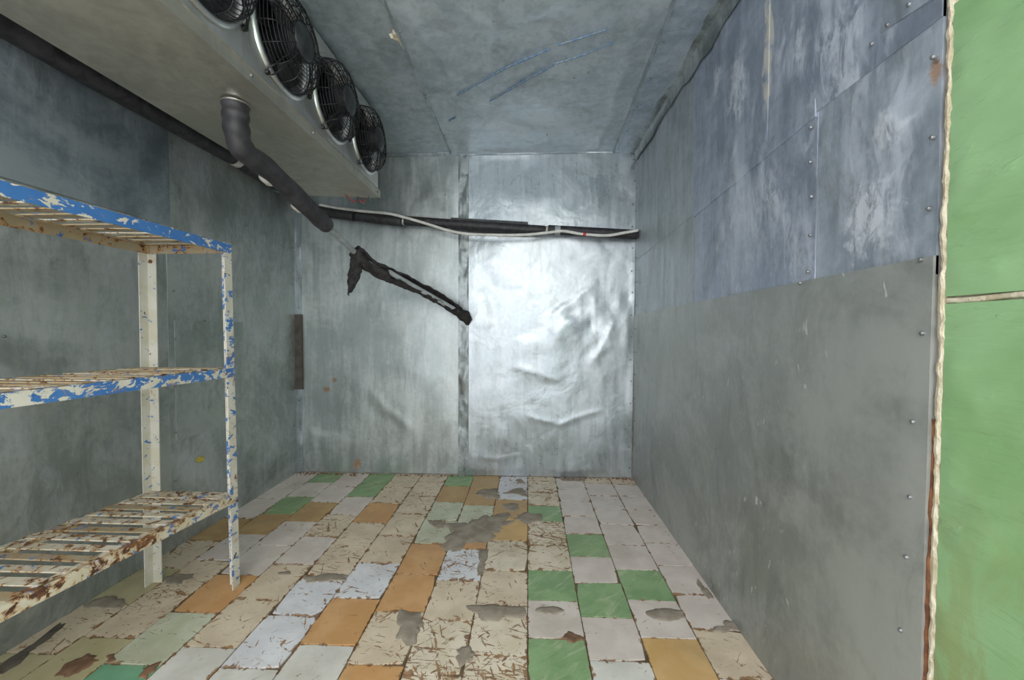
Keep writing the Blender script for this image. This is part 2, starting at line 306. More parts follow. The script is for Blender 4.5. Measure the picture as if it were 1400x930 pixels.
class MB:
    def __init__(s): s.v = []; s.f = []; s.sm = []
    def add(s, v, f, smooth=False):
        b = len(s.v); s.v += [tuple(x) for x in v]; s.f += [tuple(b+i for i in q) for q in f]; s.sm += [smooth]*len(f); return s
    def box(s, a, b):
        x0, y0, z0 = a; x1, y1, z1 = b
        v = [(x, y, z) for x in (x0, x1) for y in (y0, y1) for z in (z0, z1)]
        return s.add(v, [(0, 1, 3, 2), (4, 6, 7, 5), (0, 4, 5, 1), (2, 3, 7, 6), (0, 2, 6, 4), (1, 5, 7, 3)])
    def prism(s, poly, axis, a, b):
        """poly of 2-D points extruded along axis from a to b (the 2-D coords are the other two axes in order)"""
        def P(p, t):
            q = list(p); q.insert(axis, t); return q
        n = len(poly); v = [P(p, a) for p in poly] + [P(p, b) for p in poly]
        f = [tuple(range(n))[::-1], tuple(range(n, 2*n))] + [(i, (i+1) % n, n+(i+1) % n, n+i) for i in range(n)]
        return s.add(v, f)
    def tube(s, pts, rad, n=12, cap=True, closed=False, rn=None):
        pts = [Vector(p) for p in pts]; m = len(pts)
        rad = rad if isinstance(rad, (list, tuple, np.ndarray)) else [rad]*m
        V = []; up = None
        for i, p in enumerate(pts):
            if closed: t = pts[(i+1) % m] - pts[i-1]
            else: t = pts[min(i+1, m-1)] - pts[max(i-1, 0)]
            t.normalize()
            if up is None:
                up = Vector((0, 0, 1)) if abs(t.z) < 0.9 else Vector((0, 1, 0))
            a = up - t*up.dot(t); a.normalize(); up = a; b = t.cross(a)
            for k in range(n):
                w = 2*math.pi*k/n; r = rad[i]*(rn(i, k) if rn else 1)
                V.append(p + (a*math.cos(w) + b*math.sin(w))*r)
        F_ = []
        for i in range(m if closed else m-1):
            j = (i+1) % m
            for k in range(n):
                l = (k+1) % n; F_.append((i*n+k, i*n+l, j*n+l, j*n+k))
        s.add(V, F_, True)
        if cap and not closed:
            s.add(V[:n], [tuple(range(n))[::-1]]); s.add(V[-n:], [tuple(range(n))])
        return s
    def lathe(s, prof, c, axis, n=24, cap=True):
        """prof [(r, t)] turned about `axis` (0,1,2) through c"""
        o = [i for i in range(3) if i != axis]; V = []
        for r, t in prof:
            for k in range(n):
                p = [0, 0, 0]; p[axis] = c[axis] + t; w = 2*math.pi*k/n
                p[o[0]] = c[o[0]] + r*math.cos(w); p[o[1]] = c[o[1]] + r*math.sin(w); V.append(p)
        F_ = [(i*n+k, i*n+(k+1) % n, (i+1)*n+(k+1) % n, (i+1)*n+k) for i in range(len(prof)-1) for k in range(n)]
        s.add(V, F_, True)
        if cap: s.add(V[:n], [tuple(range(n))[::-1]]); s.add(V[-n:], [tuple(range(n))])
        return s
    def build(s, name, mat, parent=None, origin=None): return mesh(name, s.v, s.f, mat, parent, s.sm, origin)
def spline(P, n=8):
    P = [Vector(p) for p in P]; out = []
    for i in range(len(P)-1):
        a = P[max(i-1, 0)]; b = P[i]; c = P[i+1]; d = P[min(i+2, len(P)-1)]
        for k in range(n):
            t = k/n
            out.append(0.5*((2*b) + (c-a)*t + (2*a-5*b+4*c-d)*t*t + (3*b-a-3*c+d)*t**3))
    return out + [P[-1]]

# smooth value noise on a numpy grid
_G = RS.rand(64, 64)
def vnoise(x, y):
    x = np.asarray(x, float); y = np.asarray(y, float)
    xi = np.floor(x).astype(int); yi = np.floor(y).astype(int); fx = x-xi; fy = y-yi
    fx = fx*fx*(3-2*fx); fy = fy*fy*(3-2*fy)
    g = lambda a, b: _G[a % 64, b % 64]
    return (g(xi, yi)*(1-fx)+g(xi+1, yi)*fx)*(1-fy) + (g(xi, yi+1)*(1-fx)+g(xi+1, yi+1)*fx)*fy - 0.5
def fbm(x, y, o=3):
    r = 0; a = 1
    for i in range(o): r = r + a*vnoise(x*2**i + 17*i, y*2**i + 9*i); a *= 0.5
    return r
def crease(a, b, p, q, w, h):
    """a raised fold from p to q, fading to its ends"""
    a, b = a + 0.05*fbm(a*5+1, b*5, 2), b + 0.05*fbm(a*5+7, b*5+3, 2)
    p = np.array(p); q = np.array(q); d = q-p; L = np.hypot(*d); d = d/L
    t = ((a-p[0])*d[0] + (b-p[1])*d[1])/L; s = np.abs((a-p[0])*-d[1] + (b-p[1])*d[0])
    e = np.clip(np.minimum(t, 1-t)*5 + 0.3, 0, 1)*(t > -0.06)*(t < 1.06)
    return h*np.exp(-(s/(0.55*w))**1.4)*e

def sheet(parent, plane, at0, sign, quad, mat, lift=0.004, amp=0.004, fr=2.5, na=36, nb=36, extra=None, seed=0, edge=0.06, name='metal_sheet'):
    """metal sheet on a wall. plane 0/1/2: constant X/Y/Z = at0; sign: outward direction. quad = 4 corners (a,b) counter-clockwise."""
    A = np.array(quad, float); s, t = np.meshgrid(np.linspace(0, 1, na), np.linspace(0, 1, nb), indexing='ij')
    ab = [((1-s)*(1-t))*A[0][i] + s*(1-t)*A[1][i] + s*t*A[2][i] + (1-s)*t*A[3][i] for i in (0, 1)]
    a, b = ab
    d = amp*fbm(a*fr + seed*5.3, b*fr + seed*3.1)
    La = np.hypot(*(A[1]-A[0])); Lb = np.hypot(*(A[3]-A[0]))
    e = np.clip(np.minimum(np.minimum(s, 1-s)*La, np.minimum(t, 1-t)*Lb)/edge, 0, 1); e = e*e*(3-2*e)
    d = d*(0.25 + 0.75*e)
    if extra is not None: d = d + extra(a, b)*e
    d = np.maximum(d + lift, 0.0012)
    def P(i, j, dd):
        p = [a[i, j], b[i, j]]; p.insert(plane, at0 + sign*dd); return p
    V = [P(i, j, d[i, j]) for i in range(na) for j in range(nb)]
    F_ = [(i*nb+j, (i+1)*nb+j, (i+1)*nb+j+1, i*nb+j+1) for i in range(na-1) for j in range(nb-1)]
    sm = [True]*len(F_)
    rim = [(i, 0) for i in range(na)] + [(na-1, j) for j in range(1, nb)] + [(i, nb-1) for i in range(na-2, -1, -1)] + [(0, j) for j in range(nb-2, 0, -1)]
    k0 = len(V); V += [P(i, j, d[i, j]) for i, j in rim]; k1 = len(V); V += [P(i, j, -0.002) for i, j in rim]; m = len(rim)
    F_ += [(k0+i, k1+i, k1+(i+1) % m, k0+(i+1) % m) for i in range(m)]; sm += [False]*m
    # consistent outward normals
    v0, v1, v2 = (Vector(V[q]) for q in F_[0][:3]); nrm = (v1-v0).cross(v2-v0)
    if nrm[plane]*sign < 0: F_ = [q[::-1] for q in F_]
    return mesh(name, V, F_, mat, parent, sm)
def screws(parent, plane, at0, sign, pts, r=0.005, lift=0.006):
    m = MB()
    for a, b in pts:
        c = [a, b]; c.insert(plane, at0 + sign*lift)
        m.lathe([(r, -0.004*sign), (r, 0.001*sign), (r*0.6, 0.0035*sign)], c, plane, 8)
    o = m.build('screw_heads', 'screw', parent); o['kind'] = 'stuff'; return o
def slab(name, a, b, mat='masonry'): return struct(MB().box(a, b).build(name, mat))
def rowpts(p, q, n, jit=0.006):
    return [(p[0]+(q[0]-p[0])*i/(n-1)+random.uniform(-jit, jit), p[1]+(q[1]-p[1])*i/(n-1)+random.uniform(-jit, jit)) for i in range(n)]

# ================================================================ SETTING
# ---------------------------------------------------------------- floor
floor = struct(MB().box((XL-0.1, YF, -0.12), (XR+0.1, YB+0.1, -0.006)).build('floor', 'bed'))
XS = [-1.81, -1.62, -1.42, -1.217, -1.02, -0.813, -0.606, -0.4055, -0.207, 0.0055, 0.2148, 0.4204, 0.6241, 0.81]
COLS = [
 ([3.07, 2.84, 2.58, 2.30, 2.05, 1.80, 1.55, 1.30, 1.05], 'PPPTCKCK'),
 ([3.07, 2.868, 2.622, 2.364, 2.123, 1.875, 1.63, 1.379, 1.12], 'GPGTPCCK'),
 ([3.07, 2.80, 2.54, 2.28, 2.018, 1.765, 1.517, 1.27, 1.02], 'PPTPPOME'),
 ([3.07, 2.86, 2.635, 2.378, 2.116, 1.858, 1.604, 1.353, 1.10], 'GGPCPCCV'),
 ([3.07, 2.802, 2.548, 2.285, 2.024, 1.778, 1.521, 1.273, 1.02], 'CCOCCWWV'),
 ([3.07, 2.92, 2.665, 2.402, 2.14, 1.886, 1.629, 1.381, 1.13], 'CCCCCWOV'),
 ([3.07, 2.85, 2.584, 2.327, 2.071, 1.808, 1.56, 1.305, 1.05], 'GTMMOOCO'),
 ([3.07, 2.80, 2.544, 2.29, 2.03, 1.768, 1.522, 1.273, 1.02], 'TTMOWCDD'),
 ([3.07, 2.88, 2.638, 2.373, 2.125, 1.854, 1.614, 1.359, 1.11], 'WWTYDCDD'),
 ([3.07, 2.975, 2.765, 2.553, 2.347, 2.084, 1.865, 1.651, 1.445, 1.235], 'CDDGDDGPG'),
 ([3.045, 2.835, 2.629, 2.422, 2.209, 1.986, 1.78, 1.565, 1.356, 1.146], 'PPPPGPGPV'),
 ([3.07, 2.95, 2.732, 2.526, 2.327, 2.103, 1.885, 1.673, 1.466, 1.256], 'CPPPPPGPY'),
 ([3.07, 2.94, 2.735, 2.527, 2.331, 2.13, 1.926, 1.719, 1.517, 1.3], 'CPPPPPPPC')]
for ci, (ys, cs) in enumerate(COLS):
    cs = list(cs); step_ = 0.21 if ci >= 9 else 0.252
    while ys[-1] > -0.3: ys.append(ys[-1]-step_); cs.append(random.choice('CCPVCWDOG'))
    for i, cc in enumerate(cs):
        x0, x1, y1, y0 = XS[ci]+0.0013, XS[ci+1]-0.0013, ys[i]-0.0013, ys[i+1]+0.0013
        if y1-y0 < 0.02: continue
        j = lambda a=0.0022: random.uniform(-a, a)
        xm, ym = (x0+x1)/2, (y0+y1)/2
        top = [(x0+abs(j()), y0+abs(j())), (xm+j(0.03), y0+j(0.0012)), (x1-abs(j()), y0+abs(j())), (x1+j(0.0012), ym+j(0.03)),
               (x1-abs(j()), y1-abs(j())), (xm+j(0.03), y1+j(0.0012)), (x0+abs(j()), y1-abs(j())), (x0+j(0.0012), ym+j(0.03))]
        if random.random() < 0.3:        # knocked-off corner
            k = random.choice((0, 2, 4, 6)); cx, cy = top[k]; top[k] = (cx + (0.010 if cx < xm else -0.010), cy + (0.010 if cy < ym else -0.010))
        tz, tx, ty = random.uniform(-0.0006, 0.0006), random.uniform(-0.0025, 0.0025), random.uniform(-0.0025, 0.0025)
        zf = lambda x, y: tz + (x-xm)*tx + (y-ym)*ty
        ins = [(x+(xm-x)*0.009, y+(ym-y)*0.009) for x, y in top]
        V = [(x, y, zf(x, y)) for x, y in ins] + [(x, y, zf(x, y)-0.0010) for x, y in top] + [(x, y, -0.009) for x, y in top]
        F_ = [tuple(range(8))] + [(k, 8+k, 8+(k+1) % 8, (k+1) % 8) for k in range(8)] + [(8+k, 16+k, 16+(k+1) % 8, 8+(k+1) % 8) for k in range(8)]
        mesh('floor_tile', V, F_, cc, floor, None, (xm, ym, 0))

def patch(name, px, mat, parent=floor, h=0.0028, rag=0.012, n=110):
    """irregular low patch on the floor; outline given by photo pixels"""
    P = [at(u, v, Z=0.0) for u, v in px]; m = len(P)
    per = [(P[(i+1) % m]-P[i]).length for i in range(m)]; tot = sum(per)
    pts = []
    for i in range(m):
        k = max(2, int(n*per[i]/tot))
        for q in range(k): pts.append(P[i].lerp(P[(i+1) % m], q/k))
    c = sum(pts, Vector())/len(pts)
    sx = random.uniform(0, 50); out = []
    for p in pts:
        d = p-c; L = max(d.length, 1e-4); w = fbm(p.x*22+sx, p.y*22, 4)*rag*4.0
        out.append(p + d/L*w)
    k = len(out)
    V = [(p.x, p.y, -0.001) for p in out] + [(*(c+(p-c)*0.95).xy, h*0.8) for p in out] + [(*(c+(p-c)*0.6).xy, h) for p in out] + [(c.x, c.y, h)]
    F_ = [(i, (i+1) % k, k+(i+1) % k, k+i) for i in range(k)] + [(k+i, k+(i+1) % k, 2*k+(i+1) % k, 2*k+i) for i in range(k)] + [(2*k+i, 2*k+(i+1) % k, 3*k) for i in range(k)]
    return mesh(name, V, F_, mat, parent, True, (c.x, c.y, 0))
patch('cement_patch', [(610, 716), (640, 716), (660, 707), (690, 703), (702, 712), (693, 722), (680, 730), (668, 736), (640, 740), (632, 750), (612, 751), (607, 745), (612, 730)], 'cement', rag=0.02)
patch('cement_patch', [(655, 669), (680, 668), (684, 680), (668, 682), (654, 676)], 'cement')
patch('cement_patch', [(688, 675), (700, 667), (716, 668), (721, 678), (708, 677), (696, 676)], 'cement')
patch('cement_patch', [(702, 657), (716, 656), (718, 661), (706, 662)], 'cement')
patch('cement_patch', [(688, 690), (705, 688), (712, 695), (702, 700), (690, 697)], 'cement')
patch('cement_patch', [(706, 705), (722, 700), (738, 704), (742, 711), (722, 714), (708, 711)], 'cement')
patch('cement_patch', [(588, 713), (602, 711), (606, 720), (596, 724), (587, 720)], 'cement')
patch('cement_patch', [(634, 828), (660, 827), (700, 829), (721, 829), (721, 842), (700, 846), (668, 847), (655, 846), (650, 838), (636, 835)], 'cement', rag=0.008)
patch('cement_patch', [(548, 837), (577, 837), (575, 855), (568, 876), (560, 884), (552, 876), (544, 868), (546, 850)], 'cement', rag=0.01)
patch('cement_patch', [(732, 835), (742, 829), (760, 830), (770, 835), (760, 841), (742, 842)], 'cement', rag=0.006)
patch('cement_patch', [(884, 836), (895, 832), (916, 832), (935, 836), (938, 846), (915, 849), (895, 847), (886, 842)], 'cement', rag=0.004)
patch('cement_patch', [(766, 873), (778, 865), (795, 869), (801, 875), (785, 877)], 'cement_brown', rag=0.006)
patch('cement_patch', [(622, 887), (640, 886), (646, 895), (640, 905), (630, 908), (622, 898)], 'cement', rag=0.01)
patch('cement_patch', [(655, 750), (667, 752), (664, 770), (658, 790), (652, 789), (654, 770)], 'cement', rag=0.008)
patch('cement_patch', [(417, 789), (430, 789), (470, 786), (474, 794), (440, 794), (420, 798), (412, 797)], 'cement', rag=0.008)
patch('cement_patch', [(378, 783), (396, 780), (401, 786), (385, 789), (376, 787)], 'cement', rag=0.008)
patch('cement_patch', [(222, 798), (240, 787), (262, 783), (265, 791), (245, 801), (225, 804)], 'cement', rag=0.012)
patch('cement_patch', [(120, 826), (145, 818), (165, 821), (168, 829), (150, 832), (125, 832)], 'cement', rag=0.012)
patch('cement_patch', [(765, 650), (798, 651), (800, 658), (766, 658)], 'cement', rag=0.006)
patch('cement_patch', [(968, 858), (985, 853), (1008, 849), (1022, 862), (1000, 864), (975, 865)], 'cement', rag=0.01)
patch('cement_patch', [(953, 790), (962, 800), (975, 818), (970, 822), (958, 806), (950, 797)], 'cement', rag=0.008)
patch('cement_patch', [(193, 912), (214, 909), (200, 930), (190, 928)], 'cement_brown', rag=0.008)
patch('rust_stain', [(84, 920), (92, 912), (118, 897), (132, 897), (134, 904), (112, 916), (95, 924)], 'cement_brown', rag=0.012)
patch('rust_stain', [(146, 898), (158, 893), (158, 903), (146, 907)], 'cement_brown', rag=0.008)
patch('soil_patch', [(-60, 950), (10, 903), (50, 878), (80, 853), (90, 848), (84, 862), (66, 875), (40, 893), (10, 914), (-40, 948)], 'soil', rag=0.014)
# crumbled mortar along the foot of the back wall
m = MB()
for i in range(150):
    x = random.choice((random.uniform(-1.8, -1.3), random.uniform(-1.7, 0.75), random.uniform(0.2, 0.8))); y = YB-0.012-abs(random.gauss(0, 0.022)); r = random.uniform(0.004, 0.013)
    m.add([(x+r*random.uniform(-1.3, -0.6), y, 0), (x, y-r, 0), (x+r*random.uniform(0.6, 1.4), y+r*0.2, 0), (x, y+r*0.8, 0), (x+r*0.1, y, r*random.uniform(0.5, 1.0))],
          [(0, 1, 4), (1, 2, 4), (2, 3, 4), (3, 0, 4), (3, 2, 1, 0)])
o = m.build('mortar_debris', 'cement_brown'); o['kind'] = 'stuff'; tag(o, 'brown crumbled mortar debris along the foot of the back wall', 'debris')

# ---------------------------------------------------------------- back wall
wb = slab('wall_back', (XL-0.1, YB, -0.1), (XR+0.1, YB+0.1, ZC+0.1))
def bk(u, v): p = at(u, v, Y=YB); return (p.x, p.z)
def dents_l(a, b):
    d = crease(a, b, bk(505, 540), bk(568, 592), 0.05, 0.006) - crease(a, b, bk(500, 552), bk(550, 590), 0.06, 0.003)
    d = d + crease(a, b, bk(420, 590), bk(448, 604), 0.03, 0.007) + crease(a, b, bk(428, 592), bk(436, 640), 0.04, 0.006)
    return d + 0.0012*fbm(a*7, b*7)
sheet(wb, 1, YB, -1, [(XL, 0.012), (-0.52, 0.012), (-0.52, 2.455), (XL, 2.455)], 'zinc_back', 0.004, 0.010, 1.6, 60, 90, dents_l, 1)
def dents_r(a, b):
    w = np.exp(-((b-1.25)/0.42)**2)
    d = w*(0.019*fbm(a*3.6+3, b*3.6, 3) - 0.013*np.abs(fbm(a*4.4+9, b*4.4+2, 2)) + 0.0016*fbm(a*13, b*13, 2))
    d = d + crease(a, b, bk(722, 568), bk(762, 580), 0.04, 0.004) + crease(a, b, bk(762, 582), bk(822, 558), 0.04, 0.005)
    d = d + crease(a, b, bk(655, 622), bk(720, 622), 0.02, 0.002) + crease(a, b, bk(806, 500), bk(838, 440), 0.08, 0.008) + crease(a, b, bk(700, 500), bk(770, 520), 0.07, 0.006)
    d = d + crease(a, b, bk(660, 455), bk(745, 450), 0.08, -0.007) + crease(a, b, bk(760, 430), bk(820, 380), 0.09, 0.007)
    return d + 0.012*fbm(a*2.3+5, b*1.6+8, 2)
sheet(wb, 1, YB, -1, [(-0.50, 0.006), (0.79, 0.006), (XR, 2.462), (-0.49, 2.462)], 'zinc_crumpled', 0.008, 0.012, 1.8, 110, 170, dents_r, 2)
sheet(wb, 1, YB, -1, [(-0.53, 0.0), (-0.452, 0.0), (-0.452, 2.46), (-0.528, 2.46)], 'zinc_strip_grimy', 0.015, 0.012, 9, 10, 120, lambda a, b: 0.006*fbm(a*22, b*16), 3, 0.012, 'seam_strip')
sheet(wb, 1, YB, -1, [(XL+0.004, 0.0), (XL+0.055, 0.0), (XL+0.06, 2.46), (XL+0.004, 2.46)], 'zinc_strip', 0.012, 0.008, 8, 8, 90, None, 4, 0.012, 'corner_strip')
p0, p1 = bk(404, 532), bk(404, 430)
sheet(wb, 1, YB, -1, [(XL+0.002, p0[1]), (XL+0.062, p0[1]), (XL+0.06, p1[1]), (XL+0.002, p1[1])], 'rust_strip', 0.019, 0.004, 9, 6, 20, None, 5, 0.012, 'rusty_strip')
sheet(wb, 1, YB, -1, [(-1.2, 2.44), (XR-0.004, 2.448), (XR-0.004, 2.468), (-1.2, 2.466)], 'zinc_strip', 0.016, 0.01, 6, 90, 5, None, 6, 0.008, 'top_strip')
screws(wb, 1, YB, -1, rowpts((0.775, 0.08), (0.785, 2.4), 15) + rowpts((-1.775, 0.1), (-1.775, 2.0), 9) + [bk(609, 267), bk(505, 600)] + rowpts((-0.47, 0.2), (-0.47, 2.3), 7), 0.0048, 0.014)

# ---------------------------------------------------------------- left wall
wl = slab('wall_left', (XL-0.1, YF, -0.1), (XL, YB+0.1, ZC+0.1))
ys_ = at(228, 230, X=XL).y
sheet(wl, 0, XL, 1, [(YF, 0.0), (ys_+0.02, 0.0), (ys_, ZC), (YF, ZC)], 'zinc_left', 0.004, 0.010, 1.3, 60, 60, None, 7)
sheet(wl, 0, XL, 1, [(ys_-0.01, 0.0), (YB-0.004, 0.0), (YB-0.004, ZC), (ys_-0.02, ZC)], 'zinc_left_far', 0.007, 0.012, 1.6, 50, 70, None, 8)
q0, q1 = at(228, 330, X=XL).z, at(228, 180, X=XL).z
sheet(wl, 0, XL, 1, [(YF, 1.66), (ys_+0.005, 1.64), (ys_, ZC-0.002), (YF, ZC-0.002)], 'zinc_left_shaded', 0.009, 0.008, 1.6, 50, 30, None, 9)  # upper sheet coloured darker for the shade beside the air cooler
a0, a1 = at(236, 438, X=XL), at(330, 438, X=XL)
sheet(wl, 0, XL, 1, [(a0.y, 0.55), (a1.y, 0.55), (a1.y, a0.z), (a0.y, a0.z)], 'zinc_left', 0.0125, 0.004, 2, 14, 20, None, 10)
screws(wl, 0, XL, 1, rowpts((ys_+0.015, 0.1), (ys_+0.015, 2.3), 10) + rowpts((YB-0.05, 0.1), (YB-0.05, 2.3), 9) + [(at(2, 460, X=XL).y, at(2, 460, X=XL).z), (at(278, 438, X=XL).y, 1.17)], 0.005, 0.012)
P = [at(u, v, X=XL+0.011) for u, v in ((267, 629), (272, 624), (281, 625), (279, 631), (271, 633))]
c = sum(P, Vector())/5
mesh('paint_mark', [(XL+0.010, p.y, p.z) for p in P] + [(XL+0.014, *(c+(p-c)*0.8).yz) for p in P], [(5, 6, 7, 8, 9)] + [(i, (i+1) % 5, 5+(i+1) % 5, 5+i) for i in range(5)], 'yellow_paint', wl, None, c)

# ---------------------------------------------------------------- right wall
wr = slab('wall_right', (XR, YG-0.01, -0.1), (XR+0.1, YB+0.1, ZC+0.1))
def rw(u, v): p = at(u, v, X=XR); return (p.y, p.z)
low_e = [rw(1257, 930), rw(1282, 350)]
sheet(wr, 0, XR, -1, [(YG, 0.0), (YB-0.012, 0.0), (YB-0.012, 1.247), (YG, 1.277)], 'zinc_right_low', 0.010, 0.010, 1.2, 70, 50, lambda a, b: crease(a, b, (1.75, 0.93), (1.45, 1.05), 0.04, 0.004), 11)
sheet(wr, 0, XR, -1, [(YG, 1.24), (1.19, 1.24), (1.18, 1.745), (YG, 1.775)], 'zinc_right_up_b', 0.0055, 0.008, 2.2, 30, 36, lambda a, b: 0.016*np.exp(-(((a-0.93)/0.07)**2+((b-1.60)/0.05)**2)), 12)
sheet(wr, 0, XR, -1, [(1.165, 1.23), (1.975, 1.23), (1.975, 1.70), (1.165, 1.745)], 'zinc_right_up', 0.0065, 0.008, 2.0, 44, 36, None, 13)
sheet(wr, 0, XR, -1, [(1.96, 1.22), (YB-0.012, 1.22), (YB-0.012, 1.66), (1.96, 1.70)], 'zinc_right_far', 0.006, 0.009, 2.0, 44, 36, lambda a, b: crease(a, b, (2.42, 1.22), (2.42, 1.7), 0.03, 0.006)+crease(a, b, (2.25, 1.25), (2.25, 1.6), 0.03, 0.005), 14)
sheet(wr, 0, XR, -1, [(YG, 1.74), (1.43, 1.735), (1.43, ZC-0.004), (YG, ZC-0.004)], 'zinc_right_up', 0.0085, 0.008, 2.2, 36, 40, None, 15)
sheet(wr, 0, XR, -1, [(1.40, 1.725), (2.01, 1.69), (2.005, ZC-0.004), (1.40, ZC-0.004)], 'zinc_right_up', 0.0100, 0.008, 2.0, 40, 40, None, 16)
sheet(wr, 0, XR, -1, [(1.99, 1.69), (YB-0.012, 1.645), (YB-0.012, ZC-0.004), (1.985, ZC-0.004)], 'zinc_right_far', 0.0085, 0.009, 1.8, 44, 40, None, 17)
sheet(wr, 0, XR, -1, [(1.17, 1.725), (1.99, 1.675), (1.99, 1.72), (1.17, 1.775)], 'zinc_right_up', 0.0130, 0.004, 5, 60, 6, None, 18, 0.01, 'lap_strip')
p, q = rw(1212, 45), rw(1288, -6)
sheet(wr, 0, XR, -1, [(YG+0.012, 1.785), (0.962, 1.803), (0.962, 2.3), (YG+0.012, 2.3)], 'zinc_right_up_b', 0.0140, 0.003, 3, 12, 30, None, 19, 0.02, 'patch_plate')
screws(wr, 0, XR, -1, [rw(u, v) for u, v in ((1285, 78), (1284, 188), (1279, 285), (1268, 355), (1270, 456), (1257, 577), (1253, 680), (1248, 762), (1240, 862), (1200, 60), (1222, 34), (1252, 6), (1100, 387), (1000, 400))] + rowpts((YB-0.05, 0.1), (YB-0.05, 2.35), 14) + rowpts((1.18, 1.3), (1.18, 1.7), 5), 0.0048, 0.014)
# crumpled angle strip in the ceiling corner
m = MB(); k = 70; V = []
for i in range(k):
    y = YF+1.3+(YB-0.02-YF-1.3)*i/(k-1); a = 0.075+0.03*float(fbm(np.array(y*5), np.array(1.))); b = 0.06+0.04*float(fbm(np.array(y*6), np.array(7.)))
    f1 = 0.014+0.01*float(fbm(np.array(y*13), np.array(5.)))
    V += [(XR-a, y, ZC-0.012), (XR-a*0.5, y, ZC-0.012-f1*1.3), (XR-0.016-f1*0.6, y, ZC-0.03), (XR-0.017, y, ZC-b-0.03)]
m.add(V, [(4*i+j, 4*i+j+1, 4*i+j+5, 4*i+j+4) for i in range(k-1) for j in range(3)], True)
m.build('corner_strip', 'zinc_strip_grimy', wr)

# ---------------------------------------------------------------- green panelled return by the doorway
we = slab('wall_entrance', (XR+0.004, YF, -0.1), (XR+0.1, YG-0.012, ZC+0.1), 'plaster')
zj, zt = rw(1290, 411)[1], rw(1299, 8)[1]
lump = lambda a, b: 0.009*np.maximum(0, fbm(a*7+b*5, b*34+a*4, 3)-0.1) + 0.004*np.maximum(0, fbm(a*16+4, b*20, 2))
sheet(we, 0, XR, -1, [(YF, 0.0), (YG-0.021, 0.0), (YG-0.019, zj-0.007), (YF, zj-0.007)], 'green', 0.004, 0.002, 4, 120, 110, lump, 21, 0.02, 'green_panel')
sheet(we, 0, XR, -1, [(YF, zj+0.007), (YG-0.019, zj+0.007), (YG-0.018, zt-0.006), (YF, zt-0.006)], 'green', 0.004, 0.002, 4, 100, 50, lump, 22, 0.02, 'green_panel')
sheet(we, 0, XR, -1, [(YF, zt+0.006), (YG-0.020, zt+0.006), (YG-0.018, ZC), (YF, ZC)], 'green', 0.004, 0.002, 4, 80, 40, lump, 23, 0.02, 'green_panel')
k = 260; V = []
for i in range(k):          # ragged plaster fillet between panels and sheet
    z = 2.468*i/(k-1); ya = YG-0.020+0.006*float(fbm(np.array(i*0.6), np.array(2.), 3)); yb = YG-0.007+0.005*float(fbm(np.array(i*0.45), np.array(9.), 3))
    h_ = 0.0065+0.003*float(fbm(np.array(i*0.5), np.array(5.)))
    V += [(XR+0.004, ya, z), (XR-h_*0.7, ya+0.002, z), (XR-h_, (ya+yb)/2, z), (XR-h_*0.8, yb-0.001, z), (XR+0.004, yb, z)]
mesh('plaster_bead', V, [(5*i+j, 5*i+j+1, 5*i+j+6, 5*i+j+5) for i in range(k-1) for j in range(4)], 'plaster', we)
pts = [(XR+0.002, YF+(YG-0.02-YF)*i/50, zj+0.002*math.sin(i)) for i in range(51)]
MB().tube(pts, [0.007+0.003*float(fbm(np.array(i*0.6), np.array(3.))) for i in range(51)], 6).build('joint_grout', 'plaster', we)
pts = [(XR+0.001, YG-0.001+0.003*float(fbm(np.array(i*0.4), np.array(5.))), 0.002+0.95*i/50) for i in range(51)]
MB().tube(pts, [0.011-0.006*i/50+0.004*float(fbm(np.array(i*0.7), np.array(6.))) for i in range(51)], 6).build('rusty_edge', 'rust', we)

# ---------------------------------------------------------------- ceiling
ce = slab('ceiling', (XL-0.1, YF+0.3, ZC), (XR+0.1, YB+0.1, ZC+0.1))
Y0 = YF+0.3
sheet(ce, 2, ZC, -1, [(XL, Y0), (-0.565, Y0), (-0.575, YB-0.002), (XL, YB-0.002)], 'zinc_ceiling_side', 0.004, 0.014, 1.5, 50, 90, None, 31)
def dents_c(a, b):
    d = 0.022*fbm(a*1.8+2, b*2.6, 3)*np.clip((2.6-b), 0.2, 1)
    d = d + crease(a, b, (-0.35, 1.62), (-0.1, 1.85), 0.07, 0.012) + crease(a, b, (-0.1, 1.75), (0.35, 1.62), 0.06, 0.010) + crease(a, b, (-0.5, 1.7), (-0.38, 2.2), 0.05, 0.008)
    return d + crease(a, b, (0.48, 1.7), (0.52, 3.0), 0.05, 0.006)
sheet(ce, 2, ZC, -1, [(-0.585, Y0), (0.60, Y0), (0.645, YB-0.002), (-0.595, YB-0.002)], 'zinc_ceiling', 0.015, 0.014, 1.7, 80, 140, dents_c, 32)
sheet(ce, 2, ZC, -1, [(0.50, Y0), (XR-0.004, Y0), (XR-0.004, YB-0.002), (0.637, YB-0.002)], 'zinc_ceiling_edge', 0.022, 0.008, 2.5, 24, 100, None, 33)
sheet(ce, 2, ZC, -1, [(-0.588, Y0), (-0.574, Y0), (-0.584, YB-0.01), (-0.598, YB-0.01)], 'zinc_strip', 0.023, 0.008, 7, 5, 110, None, 34, 0.01, 'seam_lap')
sheet(ce, 2, ZC, -1, [(0.494, Y0), (0.508, Y0), (0.642, YB-0.01), (0.628, YB-0.01)], 'zinc_strip', 0.028, 0.008, 7, 5, 110, None, 35, 0.01, 'seam_lap')
screws(ce, 2, ZC, -1, rowpts((-0.57, 0.6), (-0.58, 3.0), 11) + rowpts((0.58, 0.8), (0.66, 3.0), 9) + [(at(u, v, Z=ZC).x, at(u, v, Z=ZC).y) for u, v in ((785, 101), (675, 22), (748, 180), (805, 94))], 0.005, 0.022)
P = [at(u, v, Z=ZC-0.015) for u, v in ((534, 40), (540, 34), (546, 46), (550, 52), (556, 70), (549, 60), (542, 54), (527, 48), (533, 46))]
